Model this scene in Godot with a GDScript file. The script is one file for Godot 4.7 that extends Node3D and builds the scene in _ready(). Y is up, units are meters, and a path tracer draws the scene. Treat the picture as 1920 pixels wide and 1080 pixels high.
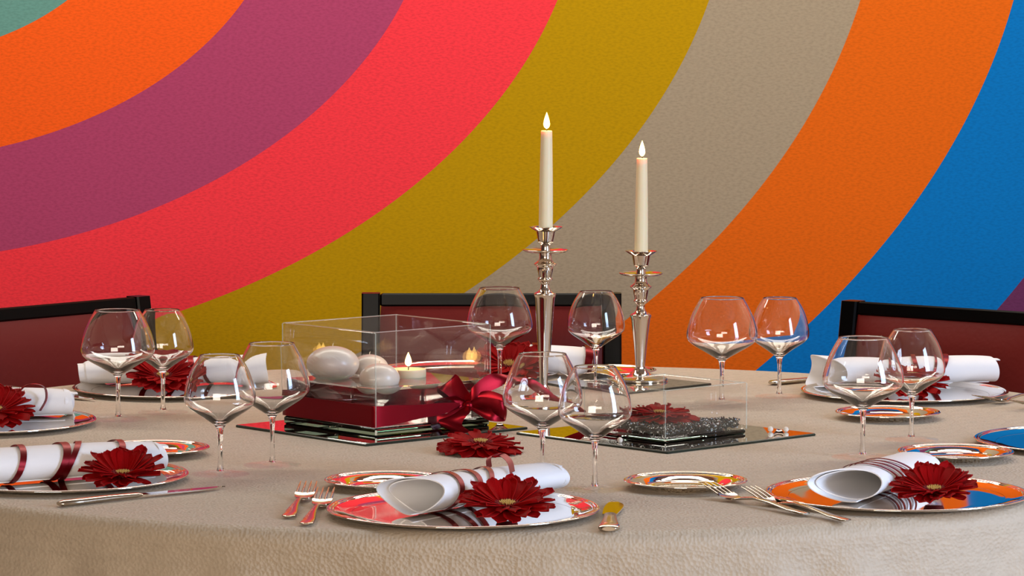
extends Node3D
# A banquet table laid under a wall painted with wide concentric bands.

const TABLE_Y := 0.75
const WALL_Z := -7.05
const VASE := Vector3(-0.185, 0.754, -4.92)

var counts := {}
var M := {}
var rng := RandomNumberGenerator.new()


func _ready() -> void:
	rng.seed = 7
	# ---- camera
	var cam := Camera3D.new()
	cam.name = "camera"
	cam.position = Vector3(0, 1.339, 0)
	cam.rotation.x = -atan(491.0 / 6300.0)
	cam.fov = rad_to_deg(2.0 * atan(540.0 / 6300.0))
	cam.near = 0.05
	cam.far = 60.0
	add_child(cam)
	cam.current = true
	# ---- environment
	var env := Environment.new()
	env.background_mode = Environment.BG_COLOR
	env.background_color = Color(0.75, 0.82, 0.9)
	env.tonemap_mode = Environment.TONE_MAPPER_LINEAR
	env.tonemap_exposure = 1.0
	env.sdfgi_enabled = true
	env.ssao_enabled = true
	env.ssil_enabled = true
	var we := WorldEnvironment.new()
	we.name = "environment"
	we.environment = env
	add_child(we)
	# ---- lights out of view: right window as key, window behind camera, strip washing banded wall
	area("unseen_window_light", Vector3(2.55, 1.60, -3.0), Vector3(-1, -0.10, -0.5), Vector2(0.66, 1.9), Color(0.74, 0.85, 1.0), 7.8)  # key light of the unseen right window, placed to streak the glasses
	area("unseen_front_light", Vector3(-1.0, 1.6, 1.42), Vector3(0, 0, -1), Vector2(2.4, 1.7), Color(1.0, 0.94, 0.86), 14.0)  # out of view behind the camera, lights skirt, napkins and wall
	area("unseen_wall_wash", Vector3(0.0, 2.82, -6.25), Vector3(0, -1, 0), Vector2(4.6, 0.4), Color(1.0, 0.98, 0.93), 6.1)  # out of view overhead, brightens the banded wall from the top
	materials()
	room()
	table_and_cloth()
	chairs()
	centrepieces()
	plates()
	napkins_and_flowers()
	glasses()
	cutlery_set()


# ------------------------------------------------------------------ naming
func numbered(called: String) -> String:
	var n: int = counts.get(called, 0)
	counts[called] = n + 1
	return called if n == 0 else "%s_%03d" % [called, n]


func tag(o: Node3D, label: String, category: String, group := "", kind := "") -> void:
	o.set_meta("label", label)
	o.set_meta("category", category)
	if group:
		o.set_meta("group", group)
	if kind:
		o.set_meta("kind", kind)


func thing(called: String, label: String, category: String, at := Vector3.ZERO, turn := 0.0, group := "") -> Node3D:
	var o := Node3D.new()
	o.name = numbered(called)
	add_child(o)
	o.position = at
	o.rotation.y = turn
	tag(o, label, category, group)
	return o


func part(called: String, mesh: Mesh, m: Material, parent: Node3D, at := Vector3.ZERO) -> MeshInstance3D:
	var o := MeshInstance3D.new()
	o.name = called
	o.mesh = mesh
	o.material_override = m
	o.position = at
	parent.add_child(o, true)
	return o


func struct(called: String, mesh: Mesh, m: Material, label: String, category: String, at := Vector3.ZERO) -> MeshInstance3D:
	var o := MeshInstance3D.new()
	o.name = called
	o.mesh = mesh
	o.material_override = m
	o.position = at
	add_child(o)
	tag(o, label, category, "", "structure")
	return o


func copy(o: Node3D, label: String, at: Vector3, turn := 0.0, base := "") -> Node3D:
	var c: Node3D = o.duplicate()
	c.name = numbered(base if base else o.name)
	add_child(c)
	c.position = at
	c.rotation.y = turn
	c.set_meta("label", label)
	return c


func area(called: String, at: Vector3, towards: Vector3, size: Vector2, c: Color, energy: float) -> void:
	var l := AreaLight3D.new()
	l.name = called
	l.area_size = size
	l.area_normalize_energy = true
	l.light_color = c
	l.light_energy = energy
	l.area_range = 14.0
	l.area_attenuation = 2.0
	l.shadow_enabled = true
	add_child(l)
	l.position = at
	l.look_at_from_position(at, at + towards, Vector3.UP if absf(towards.normalized().y) < 0.9 else Vector3.FORWARD)


# ------------------------------------------------------------------ materials
func mat(c: Color, rough := 0.6, metal := 0.0) -> StandardMaterial3D:
	var m := StandardMaterial3D.new()
	m.albedo_color = c
	m.roughness = rough
	m.metallic = metal
	return m


func noise_tex(freq: float, kind: int, octaves: int, sd: int, ramp: Array = [], size := 512) -> NoiseTexture2D:
	var n := FastNoiseLite.new()
	n.noise_type = kind
	n.frequency = freq
	n.fractal_octaves = octaves
	n.seed = sd
	var t := NoiseTexture2D.new()
	t.width = size
	t.height = size
	t.seamless = true
	t.noise = n
	if ramp.size():
		var g := Gradient.new()
		g.colors = PackedColorArray(ramp)
		var o := PackedFloat32Array()
		for i in ramp.size():
			o.append(float(i) / (ramp.size() - 1))
		g.offsets = o
		t.color_ramp = g
	return t


func weave_image(cells: int, size: int) -> ImageTexture:
	# a plain weave: short over-and-under threads of slightly uneven tone
	var im := Image.create(size, size, false, Image.FORMAT_L8)
	var r := RandomNumberGenerator.new()
	r.seed = 11
	var rows := PackedFloat32Array()
	var cols := PackedFloat32Array()
	for i in cells:
		rows.append(r.randf_range(0.7, 1.0))
		cols.append(r.randf_range(0.7, 1.0))
	var k := float(cells) / size
	for y in size:
		for x in size:
			var u := x * k
			var v := y * k
			var cu := int(u)
			var cv := int(v)
			var over := (cu + cv) % 2 == 0
			var h := 0.0
			if over:
				h = sin((v - cv) * PI) * rows[cv]
			else:
				h = sin((u - cu) * PI) * cols[cu]
			im.set_pixel(x, y, Color(h, h, h))
	return ImageTexture.create_from_image(im)


func linen(c: Color) -> StandardMaterial3D:
	var m := mat(Color.WHITE, 0.85)
	m.metallic_specular = 0.25
	m.albedo_color = c
	m.albedo_texture = M.linen_tone
	m.uv1_triplanar = true
	m.uv1_world_triplanar = true
	m.uv1_scale = Vector3(4.0, 10.0, 4.0)
	return m


func materials() -> void:
	M.linen_tone = noise_tex(0.02, FastNoiseLite.TYPE_SIMPLEX_SMOOTH, 5, 3, [Color(0.87, 0.87, 0.87), Color(0.955, 0.955, 0.955), Color(1, 1, 1)], 1024)
	M.band_teal = linen(Color(0.42, 0.62, 0.57))
	M.band_orange_red = linen(Color(1.0, 0.38, 0.10))
	M.band_purple = linen(Color(0.70, 0.27, 0.42))
	M.band_red = linen(Color(0.99, 0.24, 0.28))
	M.band_mustard = linen(Color(0.74, 0.575, 0.0))
	M.band_taupe = linen(Color(0.66, 0.595, 0.495))
	M.band_orange = linen(Color(0.90, 0.405, 0.06))
	M.band_blue = linen(Color(0.0, 0.46, 0.76))
	M.band_plum = linen(Color(0.42, 0.20, 0.36))
	M.plaster = mat(Color(0.90, 0.87, 0.83), 0.9)  # kept pale so the walls out of view bounce light
	M.ceiling = mat(Color(0.60, 0.56, 0.50), 0.95)  # out of view; toned down so the silver reflects darker
	M.unseen_left_wall = mat(Color(0.30, 0.21, 0.15), 0.7)  # wall out of view, dark so the left side stays dim
	M.floor = mat(Color(0.62, 0.47, 0.34), 0.45)  # out of view; wood tone bounces warm light onto the skirt
	M.floor.albedo_texture = noise_tex(0.01, FastNoiseLite.TYPE_SIMPLEX, 4, 21, [Color(0.75, 0.72, 0.7), Color(1, 1, 1)])
	M.floor.uv1_triplanar = true
	M.floor.uv1_scale = Vector3(0.6, 0.6, 3.0)
	M.frame = mat(Color(0.86, 0.85, 0.83), 0.5)
	M.glow_cool = mat(Color(0.9, 0.92, 0.95), 0.9)  # glowing sheet for the two unseen windows
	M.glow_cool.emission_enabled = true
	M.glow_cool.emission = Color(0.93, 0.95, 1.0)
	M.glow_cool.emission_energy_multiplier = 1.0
	M.glow_warm = mat(Color(0.95, 0.92, 0.86), 0.9)  # glowing face of the unseen ceiling strip
	M.glow_warm.emission_enabled = true
	M.glow_warm.emission = Color(1.0, 0.93, 0.82)
	M.glow_warm.emission_energy_multiplier = 1.0
	# tablecloth: ecru damask with a small raised figure
	M.damask = noise_tex(0.035, FastNoiseLite.TYPE_CELLULAR, 1, 5, [], 512)
	M.cloth = mat(Color(0.765, 0.703, 0.615), 0.62)
	M.cloth.albedo_texture = noise_tex(0.008, FastNoiseLite.TYPE_SIMPLEX_SMOOTH, 3, 9, [Color(0.93, 0.925, 0.92), Color(1, 1, 1)])
	M.cloth.uv1_triplanar = true
	M.cloth.uv1_world_triplanar = true
	M.cloth.uv1_scale = Vector3.ONE * 13.0
	M.cloth.heightmap_enabled = true
	M.cloth.heightmap_texture = M.damask
	M.cloth.heightmap_scale = 0.14
	M.cloth.rim_enabled = true
	M.cloth.rim = 0.3
	# napkin linen
	M.napkin = mat(Color(0.965, 0.955, 0.955), 0.8)
	M.napkin.heightmap_enabled = true
	M.napkin.heightmap_texture = weave_image(64, 256)
	M.napkin.heightmap_scale = 0.015
	M.napkin.uv1_triplanar = true
	M.napkin.uv1_scale = Vector3.ONE * 25.0
	M.napkin.backlight_enabled = true
	M.napkin.backlight = Color(0.25, 0.25, 0.25)
	M.silver = mat(Color(0.93, 0.90, 0.86), 0.035, 1.0)
	M.silver_brushed = mat(Color(0.78, 0.74, 0.67), 0.16, 1.0)
	M.old_silver = mat(Color(0.86, 0.82, 0.77), 0.10, 1.0)
	M.mirror = mat(Color(0.90, 0.91, 0.90), 0.01, 1.0)
	M.mirror_edge = mat(Color(0.10, 0.16, 0.13), 0.15)
	M.glass = mat(Color(1, 1, 1, 0.0), 0.0)
	M.glass.refraction_enabled = true
	M.glass.refraction_scale = 0.05
	M.foot = mat(Color(0.97, 0.98, 0.98, 0.02), 0.0)
	M.foot.transparency = BaseMaterial3D.TRANSPARENCY_ALPHA
	M.foot.metallic_specular = 0.22
	M.pane = mat(Color(0.92, 0.96, 0.94, 0.004), 0.0)
	M.pane.transparency = BaseMaterial3D.TRANSPARENCY_ALPHA
	M.edge = mat(Color(0.80, 0.84, 0.80, 0.28), 0.3)
	M.edge.transparency = BaseMaterial3D.TRANSPARENCY_ALPHA
	M.water = mat(Color(0.98, 0.99, 0.98, 0.0), 0.0)
	M.water.refraction_enabled = true
	M.water.refraction_scale = 0.033
	M.base_glass = mat(Color(0.62, 0.76, 0.69, 0.0), 0.0)
	M.base_glass.refraction_enabled = true
	M.base_glass.refraction_scale = 0.05
	M.satin = mat(Color(0.52, 0.03, 0.095), 0.34)
	M.satin.metallic = 0.85
	M.thin_ribbon = mat(Color(0.46, 0.02, 0.055), 0.36)
	M.thin_ribbon.metallic = 0.7
	M.petal = mat(Color(0.72, 0.01, 0.025), 0.6)
	M.petal.metallic_specular = 0.25
	M.petal.backlight_enabled = true
	M.petal.backlight = Color(0.35, 0.02, 0.02)
	M.petal.heightmap_enabled = true
	M.petal.heightmap_texture = noise_tex(0.05, FastNoiseLite.TYPE_SIMPLEX, 2, 31, [], 256)
	M.petal.heightmap_scale = 0.06
	M.petal.uv1_scale = Vector3(5, 0.35, 1)
	M.petal_dark = mat(Color(0.50, 0.01, 0.025), 0.6)
	M.floret = mat(Color(0.42, 0.02, 0.03), 0.7)
	M.tuft = mat(Color(0.80, 0.66, 0.36), 0.8)
	M.leather = mat(Color(0.40, 0.092, 0.075), 0.5)
	M.leather.metallic_specular = 0.3
	M.leather.heightmap_enabled = true
	M.leather.heightmap_texture = noise_tex(0.05, FastNoiseLite.TYPE_CELLULAR, 2, 41, [], 256)
	M.leather.heightmap_scale = 0.03
	M.leather.uv1_triplanar = true
	M.leather.uv1_scale = Vector3.ONE * 8.0
	M.black_wood = mat(Color(0.018, 0.016, 0.018), 0.3)
	M.black_wood.metallic_specular = 0.22
	M.wax = mat(Color(0.91, 0.87, 0.73), 0.45)
	M.wax.subsurf_scatter_enabled = true
	M.wax.subsurf_scatter_strength = 0.3
	M.pearl = mat(Color(0.88, 0.83, 0.77), 0.34)
	M.pearl.clearcoat_enabled = true
	M.pearl.clearcoat = 0.25
	M.pearl.clearcoat_roughness = 0.22
	M.wick = mat(Color(0.05, 0.04, 0.035), 0.9)
	M.flame = mat(Color(1, 0.8, 0.5), 0.9)
	M.flame.emission_enabled = true
	M.flame.emission = Color(1.0, 0.80, 0.42)
	M.flame.emission_energy_multiplier = 14.0
	M.sand = mat(Color(1, 1, 1), 0.2)
	M.sand.vertex_color_use_as_albedo = true
	M.sand.metallic_specular = 0.8


# ------------------------------------------------------------------ mesh helpers (quads in right-hand order seen from outside)
func begin() -> SurfaceTool:
	var st := SurfaceTool.new()
	st.begin(Mesh.PRIMITIVE_TRIANGLES)
	return st


func tri(st: SurfaceTool, a: Vector3, b: Vector3, c: Vector3) -> void:
	st.add_vertex(a)
	st.add_vertex(c)
	st.add_vertex(b)


func quad(st: SurfaceTool, a: Vector3, b: Vector3, c: Vector3, d: Vector3) -> void:
	tri(st, a, b, c)
	tri(st, a, c, d)


func done(st: SurfaceTool) -> ArrayMesh:
	st.generate_normals()
	return st.commit()


# pieces: arrays of (radius, height) running up the outside; a crease between pieces
func add_lathe(st: SurfaceTool, pieces: Array, seg := 48, first_group := 0, at := Vector3.ZERO) -> void:
	var g := first_group
	for p in pieces:
		st.set_smooth_group(g)
		g += 1
		for i in p.size() - 1:
			var p0: Vector2 = p[i]
			var p1: Vector2 = p[i + 1]
			for j in seg:
				var t0 := TAU * j / seg
				var t1 := TAU * ((j + 1) % seg) / seg
				var a := at + Vector3(p0.x * cos(t0), p0.y, p0.x * sin(t0))
				var b := at + Vector3(p1.x * cos(t0), p1.y, p1.x * sin(t0))
				var c := at + Vector3(p1.x * cos(t1), p1.y, p1.x * sin(t1))
				var d := at + Vector3(p0.x * cos(t1), p0.y, p0.x * sin(t1))
				if p0.x < 1e-7:
					tri(st, a, b, c)
				elif p1.x < 1e-7:
					tri(st, a, b, d)
				else:
					quad(st, a, b, c, d)


func lathe(pieces: Array, seg := 48) -> ArrayMesh:
	var st := begin()
	add_lathe(st, pieces, seg)
	return done(st)


func v2(flat: Array) -> Array:
	var out := []
	for i in range(0, flat.size(), 2):
		out.append(Vector2(flat[i], flat[i + 1]))
	return out


# smooth curve through (radius, height) points
func spline(flat: Array, steps := 6) -> Array:
	var p := v2(flat)
	var out := []
	for i in p.size() - 1:
		var a: Vector2 = p[maxi(i - 1, 0)]
		var b: Vector2 = p[i]
		var c: Vector2 = p[i + 1]
		var d: Vector2 = p[mini(i + 2, p.size() - 1)]
		for k in steps:
			var q := b.cubic_interpolate(c, a, d, float(k) / steps)
			out.append(Vector2(maxf(q.x, 0.0), q.y))
	out.append(p[p.size() - 1])
	return out


# a sheet of rows of points given a thickness, closed all round
func add_shell(st: SurfaceTool, rows: Array, thick: float, closed_v := false, group := 0, with_uv := false) -> void:
	var nu := rows.size()
	var nv: int = rows[0].size()
	var top := []
	var low := []
	for i in nu:
		var tr := PackedVector3Array()
		var lr := PackedVector3Array()
		for j in nv:
			var du: Vector3 = rows[mini(i + 1, nu - 1)][j] - rows[maxi(i - 1, 0)][j]
			var j0 := j - 1
			var j1 := j + 1
			if closed_v:
				j0 = (j0 + nv) % nv
				j1 = j1 % nv
			else:
				j0 = maxi(j0, 0)
				j1 = mini(j1, nv - 1)
			var dv: Vector3 = rows[i][j1] - rows[i][j0]
			var n := du.cross(dv).normalized()
			tr.append(rows[i][j] + n * thick * 0.5)
			lr.append(rows[i][j] - n * thick * 0.5)
		top.append(tr)
		low.append(lr)
	var last := nv if closed_v else nv - 1
	for i in nu - 1:
		for j in last:
			var k := (j + 1) % nv
			st.set_smooth_group(group)
			if with_uv:
				var u0 := float(j) / last
				var u1 := float(j + 1) / last
				var w0 := float(i) / (nu - 1)
				var w1 := float(i + 1) / (nu - 1)
				uvtri(st, top[i][j], top[i + 1][j], top[i + 1][k], Vector2(u0, w0), Vector2(u0, w1), Vector2(u1, w1))
				uvtri(st, top[i][j], top[i + 1][k], top[i][k], Vector2(u0, w0), Vector2(u1, w1), Vector2(u1, w0))
				uvtri(st, low[i][j], low[i][k], low[i + 1][k], Vector2(u0, w0), Vector2(u1, w0), Vector2(u1, w1))
				uvtri(st, low[i][j], low[i + 1][k], low[i + 1][j], Vector2(u0, w0), Vector2(u1, w1), Vector2(u0, w1))
			else:
				quad(st, top[i][j], top[i + 1][j], top[i + 1][k], top[i][k])
				quad(st, low[i][j], low[i][k], low[i + 1][k], low[i + 1][j])
	st.set_smooth_group(group + 1)
	if with_uv:
		st.set_uv(Vector2(0.5, 0.5))
	for j in last:
		var k := (j + 1) % nv
		quad(st, top[0][j], top[0][k], low[0][k], low[0][j])
		quad(st, top[nu - 1][j], low[nu - 1][j], low[nu - 1][k], top[nu - 1][k])
	if not closed_v:
		for i in nu - 1:
			quad(st, top[i][0], low[i][0], low[i + 1][0], top[i + 1][0])
			quad(st, top[i][nv - 1], top[i + 1][nv - 1], low[i + 1][nv - 1], low[i][nv - 1])


func uvtri(st: SurfaceTool, a: Vector3, b: Vector3, c: Vector3, ua: Vector2, ub: Vector2, uc: Vector2) -> void:
	st.set_uv(ua)
	st.add_vertex(a)
	st.set_uv(uc)
	st.add_vertex(c)
	st.set_uv(ub)
	st.add_vertex(b)


# closed rings of equal length joined into a tube with capped ends
func add_loft(st: SurfaceTool, rings: Array, group := 0, caps := true) -> void:
	var n: int = rings[0].size()
	st.set_smooth_group(group)
	for i in rings.size() - 1:
		for j in n:
			var k := (j + 1) % n
			quad(st, rings[i][j], rings[i + 1][j], rings[i + 1][k], rings[i][k])
	if caps:
		st.set_smooth_group(group + 1)
		for e in 2:
			var r: PackedVector3Array = rings[0] if e == 0 else rings[rings.size() - 1]
			var c := Vector3.ZERO
			for p in r:
				c += p / n
			for j in n:
				if e == 0:
					tri(st, c, r[j], r[(j + 1) % n])
				else:
					tri(st, c, r[(j + 1) % n], r[j])


func ring_axes(c: Vector3, u: Vector3, v: Vector3, n: int) -> PackedVector3Array:
	var r := PackedVector3Array()
	for j in n:
		var t := TAU * j / n
		r.append(c + u * cos(t) + v * sin(t))
	return r


# a round or flattened bar along points; sizes are half width (along side) and half height (along up)
func add_bar(st: SurfaceTool, pts: Array, sizes: Array, side: Vector3, n := 10, group := 0) -> void:
	var rings := []
	for i in pts.size():
		var d: Vector3 = pts[mini(i + 1, pts.size() - 1)] - pts[maxi(i - 1, 0)]
		d = d.normalized()
		var s := (side - d * side.dot(d)).normalized()
		var up := s.cross(d).normalized()
		rings.append(ring_axes(pts[i], up * sizes[i].y, s * sizes[i].x, n))
	add_loft(st, rings, group)


# box with chamfered edges, centred on the given point
func add_box(st: SurfaceTool, c: Vector3, size: Vector3, bevel := 0.002, basis := Basis()) -> void:
	var h := size * 0.5
	var b := minf(bevel, minf(h.x, minf(h.y, h.z)) * 0.6)
	var rings := []
	for e in [[-h.y, b], [-h.y + b, 0.0], [h.y - b, 0.0], [h.y, b]]:
		var x: float = h.x - e[1]
		var z: float = h.z - e[1]
		var y: float = e[0]
		var r := PackedVector3Array()
		for q in [[x, z - b], [x - b, z], [-x + b, z], [-x, z - b], [-x, -z + b], [-x + b, -z], [x - b, -z], [x, -z + b]]:
			r.append(c + basis * Vector3(q[0], y, q[1]))
		rings.append(r)
	st.set_smooth_group(-1)
	for i in 3:
		for j in 8:
			var k := (j + 1) % 8
			quad(st, rings[i][j], rings[i + 1][j], rings[i + 1][k], rings[i][k])
	for e in 2:
		var r: PackedVector3Array = rings[0] if e == 0 else rings[3]
		for j in range(1, 7):
			if e == 0:
				tri(st, r[0], r[j], r[j + 1])
			else:
				tri(st, r[0], r[j + 1], r[j])


func box(size: Vector3, bevel := 0.002, c := Vector3.ZERO) -> ArrayMesh:
	var st := begin()
	add_box(st, c, size, bevel)
	return done(st)


# flat slab: polygon in x,y extruded from z0 to z1
func add_slab(st: SurfaceTool, poly: PackedVector2Array, z0: float, z1: float) -> void:
	st.set_smooth_group(-1)
	if Geometry2D.is_polygon_clockwise(poly):
		poly.reverse()
	# is_polygon_clockwise works with y down; test the area directly
	var area2 := 0.0
	for i in poly.size():
		var a := poly[i]
		var b := poly[(i + 1) % poly.size()]
		area2 += a.x * b.y - b.x * a.y
	if area2 < 0.0:
		poly.reverse()
	var t := Geometry2D.triangulate_polygon(poly)
	for i in range(0, t.size(), 3):
		var a := poly[t[i]]
		var b := poly[t[i + 1]]
		var c := poly[t[i + 2]]
		if (b - a).cross(c - a) < 0.0:
			var s := b
			b = c
			c = s
		tri(st, Vector3(a.x, a.y, z1), Vector3(b.x, b.y, z1), Vector3(c.x, c.y, z1))
		tri(st, Vector3(a.x, a.y, z0), Vector3(c.x, c.y, z0), Vector3(b.x, b.y, z0))
	for i in poly.size():
		var a := poly[i]
		var b := poly[(i + 1) % poly.size()]
		quad(st, Vector3(a.x, a.y, z0), Vector3(b.x, b.y, z0), Vector3(b.x, b.y, z1), Vector3(a.x, a.y, z1))


# ------------------------------------------------------------------ the room
func room() -> void:
	var w := 2.7          # half width
	var z1 := 1.6         # wall behind the camera
	var h := 2.9
	var depth := z1 - WALL_Z
	var mid := (z1 + WALL_Z) * 0.5
	struct("floor", box(Vector3(w * 2 + 0.4, 0.1, depth + 0.4), 0.001), M.floor, "unseen brown wooden floor under the banquet table", "floor", Vector3(0, -0.05, mid))
	struct("ceiling", box(Vector3(w * 2 + 0.4, 0.1, depth + 0.4), 0.001), M.ceiling, "plain unseen ceiling above the table, toned down to dim what the silver mirrors", "ceiling", Vector3(0, h + 0.05, mid))
	struct("wall_left", box(Vector3(0.2, h, depth), 0.001), M.unseen_left_wall, "unseen dark brown wall left of the table, keeping that side dim", "wall", Vector3(-w - 0.1, h * 0.5, mid))
	struct("wall_front", box(Vector3(w * 2 + 0.4, h, 0.2), 0.001), M.plaster, "plain pale unseen plaster wall facing the banded wall", "wall", Vector3(0, h * 0.5, z1 + 0.1))
	# right wall, with an opening for the tall unseen window
	var wr := begin()
	var wz0 := -3.39
	var wz1 := -2.61
	var wy0 := 0.6
	var wy1 := 2.75
	add_box(wr, Vector3(0, h * 0.5, (WALL_Z + wz0) * 0.5), Vector3(0.2, h, wz0 - WALL_Z), 0.001)
	add_box(wr, Vector3(0, h * 0.5, (z1 + wz1) * 0.5), Vector3(0.2, h, z1 - wz1), 0.001)
	add_box(wr, Vector3(0, wy0 * 0.5, (wz0 + wz1) * 0.5), Vector3(0.2, wy0, wz1 - wz0), 0.001)
	add_box(wr, Vector3(0, (wy1 + h) * 0.5, (wz0 + wz1) * 0.5), Vector3(0.2, h - wy1, wz1 - wz0), 0.001)
	struct("wall_right", done(wr), M.plaster, "plain pale unseen plaster wall right of the table, with an unseen window", "wall", Vector3(w + 0.1, 0, 0))
	var wf := begin()
	add_box(wf, Vector3(0, wy0 + 0.03, (wz0 + wz1) * 0.5), Vector3(0.12, 0.06, wz1 - wz0), 0.004)
	add_box(wf, Vector3(0, wy1 - 0.03, (wz0 + wz1) * 0.5), Vector3(0.12, 0.06, wz1 - wz0), 0.004)
	add_box(wf, Vector3(0, (wy0 + wy1) * 0.5, wz0 + 0.03), Vector3(0.12, wy1 - wy0 - 0.12, 0.06), 0.004)
	add_box(wf, Vector3(0, (wy0 + wy1) * 0.5, wz1 - 0.03), Vector3(0.12, wy1 - wy0 - 0.12, 0.06), 0.004)
	var win := struct("window_1", done(wf), M.frame, "tall unseen window with a glowing sheer blind, placed to light the table from the right", "window", Vector3(w + 0.1, 0, 0))
	part("blind", box(Vector3(0.01, wy1 - wy0 - 0.12, wz1 - wz0 - 0.12), 0.001), M.glow_cool, win, Vector3(0.02, (wy0 + wy1) * 0.5, (wz0 + wz1) * 0.5))  # glowing sheet in the unseen right window
	# unseen window behind the camera and unseen ceiling strip, placed to light table and wall
	var ff := begin()
	for e in [-1, 1]:
		add_box(ff, Vector3(e * 1.27, 0, 0), Vector3(0.06, 1.9, 0.06), 0.004)
		add_box(ff, Vector3(0, e * 0.92, 0), Vector3(2.48, 0.06, 0.06), 0.004)
	var win2 := struct("window_2", done(ff), M.frame, "wide unseen window behind the camera with a glowing sheer blind, placed to light the table front", "window", Vector3(-1.0, 1.6, z1 - 0.03))
	part("blind", box(Vector3(2.48, 1.78, 0.01), 0.001), M.glow_cool, win2, Vector3(0, 0, 0.01))
	var cs := thing("unseen_ceiling_light", "long narrow unseen ceiling strip, placed to light the banded wall", "light", Vector3(0, h, -6.25))
	part("frame", box(Vector3(4.74, 0.05, 0.5), 0.004), M.frame, cs, Vector3(0, -0.0255, 0))
	part("diffuser", box(Vector3(4.64, 0.012, 0.44), 0.002), M.glow_warm, cs, Vector3(0, -0.057, 0))
	# the banded wall
	var back := struct("wall_back", box(Vector3(w * 2 + 0.4, h, 0.2), 0.001), M.plaster, "wall painted with wide curved bands of bright colour", "wall", Vector3(0, h * 0.5, WALL_Z - 0.102))
	var centre := Vector2(-1.30816, 1.62358)
	var ry := 1.0 / 1.47206
	var radii := [0.5182, 0.8338, 1.1468, 1.4575, 1.7677, 2.0791, 2.3961, 2.7112, 3.03, 3.34]
	var rect := PackedVector2Array([Vector2(-w, 0), Vector2(w, 0), Vector2(w, h), Vector2(-w, h)])
	var bands := [M.band_teal, M.band_orange_red, M.band_purple, M.band_red, M.band_mustard, M.band_taupe, M.band_orange, M.band_blue, M.band_plum, M.band_teal]
	var shades := ["teal", "orange red", "purple", "red", "mustard yellow", "taupe grey", "orange", "blue", "plum", "teal"]
	var n := 240
	for i in radii.size() + 1:
		var m: Material = bands[i] if i < bands.size() else M.band_red
		# two half rings so that each is a plain polygon
		var st := begin()
		for half in 2:
			var outer := PackedVector2Array()
			for s in n + 1:
				var t := PI * half + PI * s / n
				var r: float = radii[i] if i < radii.size() else 9.0
				outer.append(centre + band_point(r, ry, t))
			if i > 0:
				for s in n + 1:
					var t := PI * half + PI * (n - s) / n
					outer.append(centre + band_point(radii[i - 1], ry, t))
			for poly in Geometry2D.intersect_polygons(outer, rect):
				add_slab(st, poly, -0.002, 0.0)
		var o := part("colour_band", done(st), m, back, Vector3(0, -h * 0.5, 0.102))
		o.set_meta("label", shades[i] + " painted curved band" if i < shades.size() else "red painted corner")


func band_point(r: float, ry: float, t: float) -> Vector2:
	var x := r * cos(t)
	var v := r * sin(t)
	return Vector2(x, (v + 0.03942 * x) * ry)


# ------------------------------------------------------------------ table
func table_and_cloth() -> void:
	var c := Vector3(0.0, 0, -4.86)
	var t := thing("banquet_table", "large round banquet table hidden under the ecru cloth", "table", c)
	part("tabletop", lathe([v2([0.0, 0.715, 0.975, 0.715]), v2([0.975, 0.715, 0.979, 0.719, 0.979, 0.742, 0.975, 0.746]), v2([0.975, 0.746, 0.0, 0.746])], 96), M.black_wood, t)
	part("pedestal", lathe([v2([0.0, 0.03, 0.07, 0.03]), v2([0.07, 0.03, 0.06, 0.12, 0.055, 0.6, 0.12, 0.715]), v2([0.12, 0.715, 0.0, 0.715])], 32), M.black_wood, t)
	part("foot", lathe([v2([0.0, 0.0, 0.36, 0.0]), v2([0.36, 0.0, 0.36, 0.015, 0.3, 0.03]), v2([0.3, 0.03, 0.0, 0.03])], 48), M.black_wood, t)
	# the cloth: flat top, soft rounded edge, skirt in gentle folds that ends above the chair seats
	var rows := []
	var seg := 360
	var prof := []
	for r in [0.02, 0.3, 0.6, 0.85, 0.95]:
		prof.append(Vector2(r, 0.0))
	for k in 9:
		var a := PI * 0.5 * k / 8.0
		prof.append(Vector2(0.968 + 0.02 * sin(a), -0.02 + 0.02 * cos(a)))
	for k in range(1, 25):
		prof.append(Vector2(0.988, -0.02 - 0.225 * k / 24.0))
	for p in prof:
		var row := PackedVector3Array()
		for j in seg:
			var th := -TAU * j / seg
			var d: float = maxf(0.0, -0.02 - p.y)
			var grow := smoothstep(0.0, 0.22, d)
			var fold := sin(th * 17.0 + 0.6 * sin(th * 3.0)) * 0.5 + 0.3 * sin(th * 29.0 + 1.3) + 0.25 * sin(th * 9.0 + 0.4)
			var r: float = p.x + grow * (0.040 + 0.036 * fold) + 0.05 * d * 0.3
			r += smoothstep(0.0, 0.05, d) * 0.0035 * (sin(th * 41.0 + 2.0 * sin(th * 5.0)) + 0.6 * sin(th * 67.0))
			row.append(Vector3(r * cos(th), p.y, r * sin(th)))
		rows.append(row)
	var st := begin()
	add_shell(st, rows, 0.0016, true)
	var o := part("tablecloth", done(st), M.cloth, self, c + Vector3(0, TABLE_Y - 0.0008, 0))
	# close the small hole at the middle with the cloth's own disc
	tag(o, "ecru damask tablecloth draped over the large round table", "tablecloth")
	part("middle", lathe([v2([0.0, -0.0008, 0.021, -0.0008]), v2([0.021, -0.0008, 0.021, 0.0008]), v2([0.021, 0.0008, 0.0, 0.0008])], 32), M.cloth, o)


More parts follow.
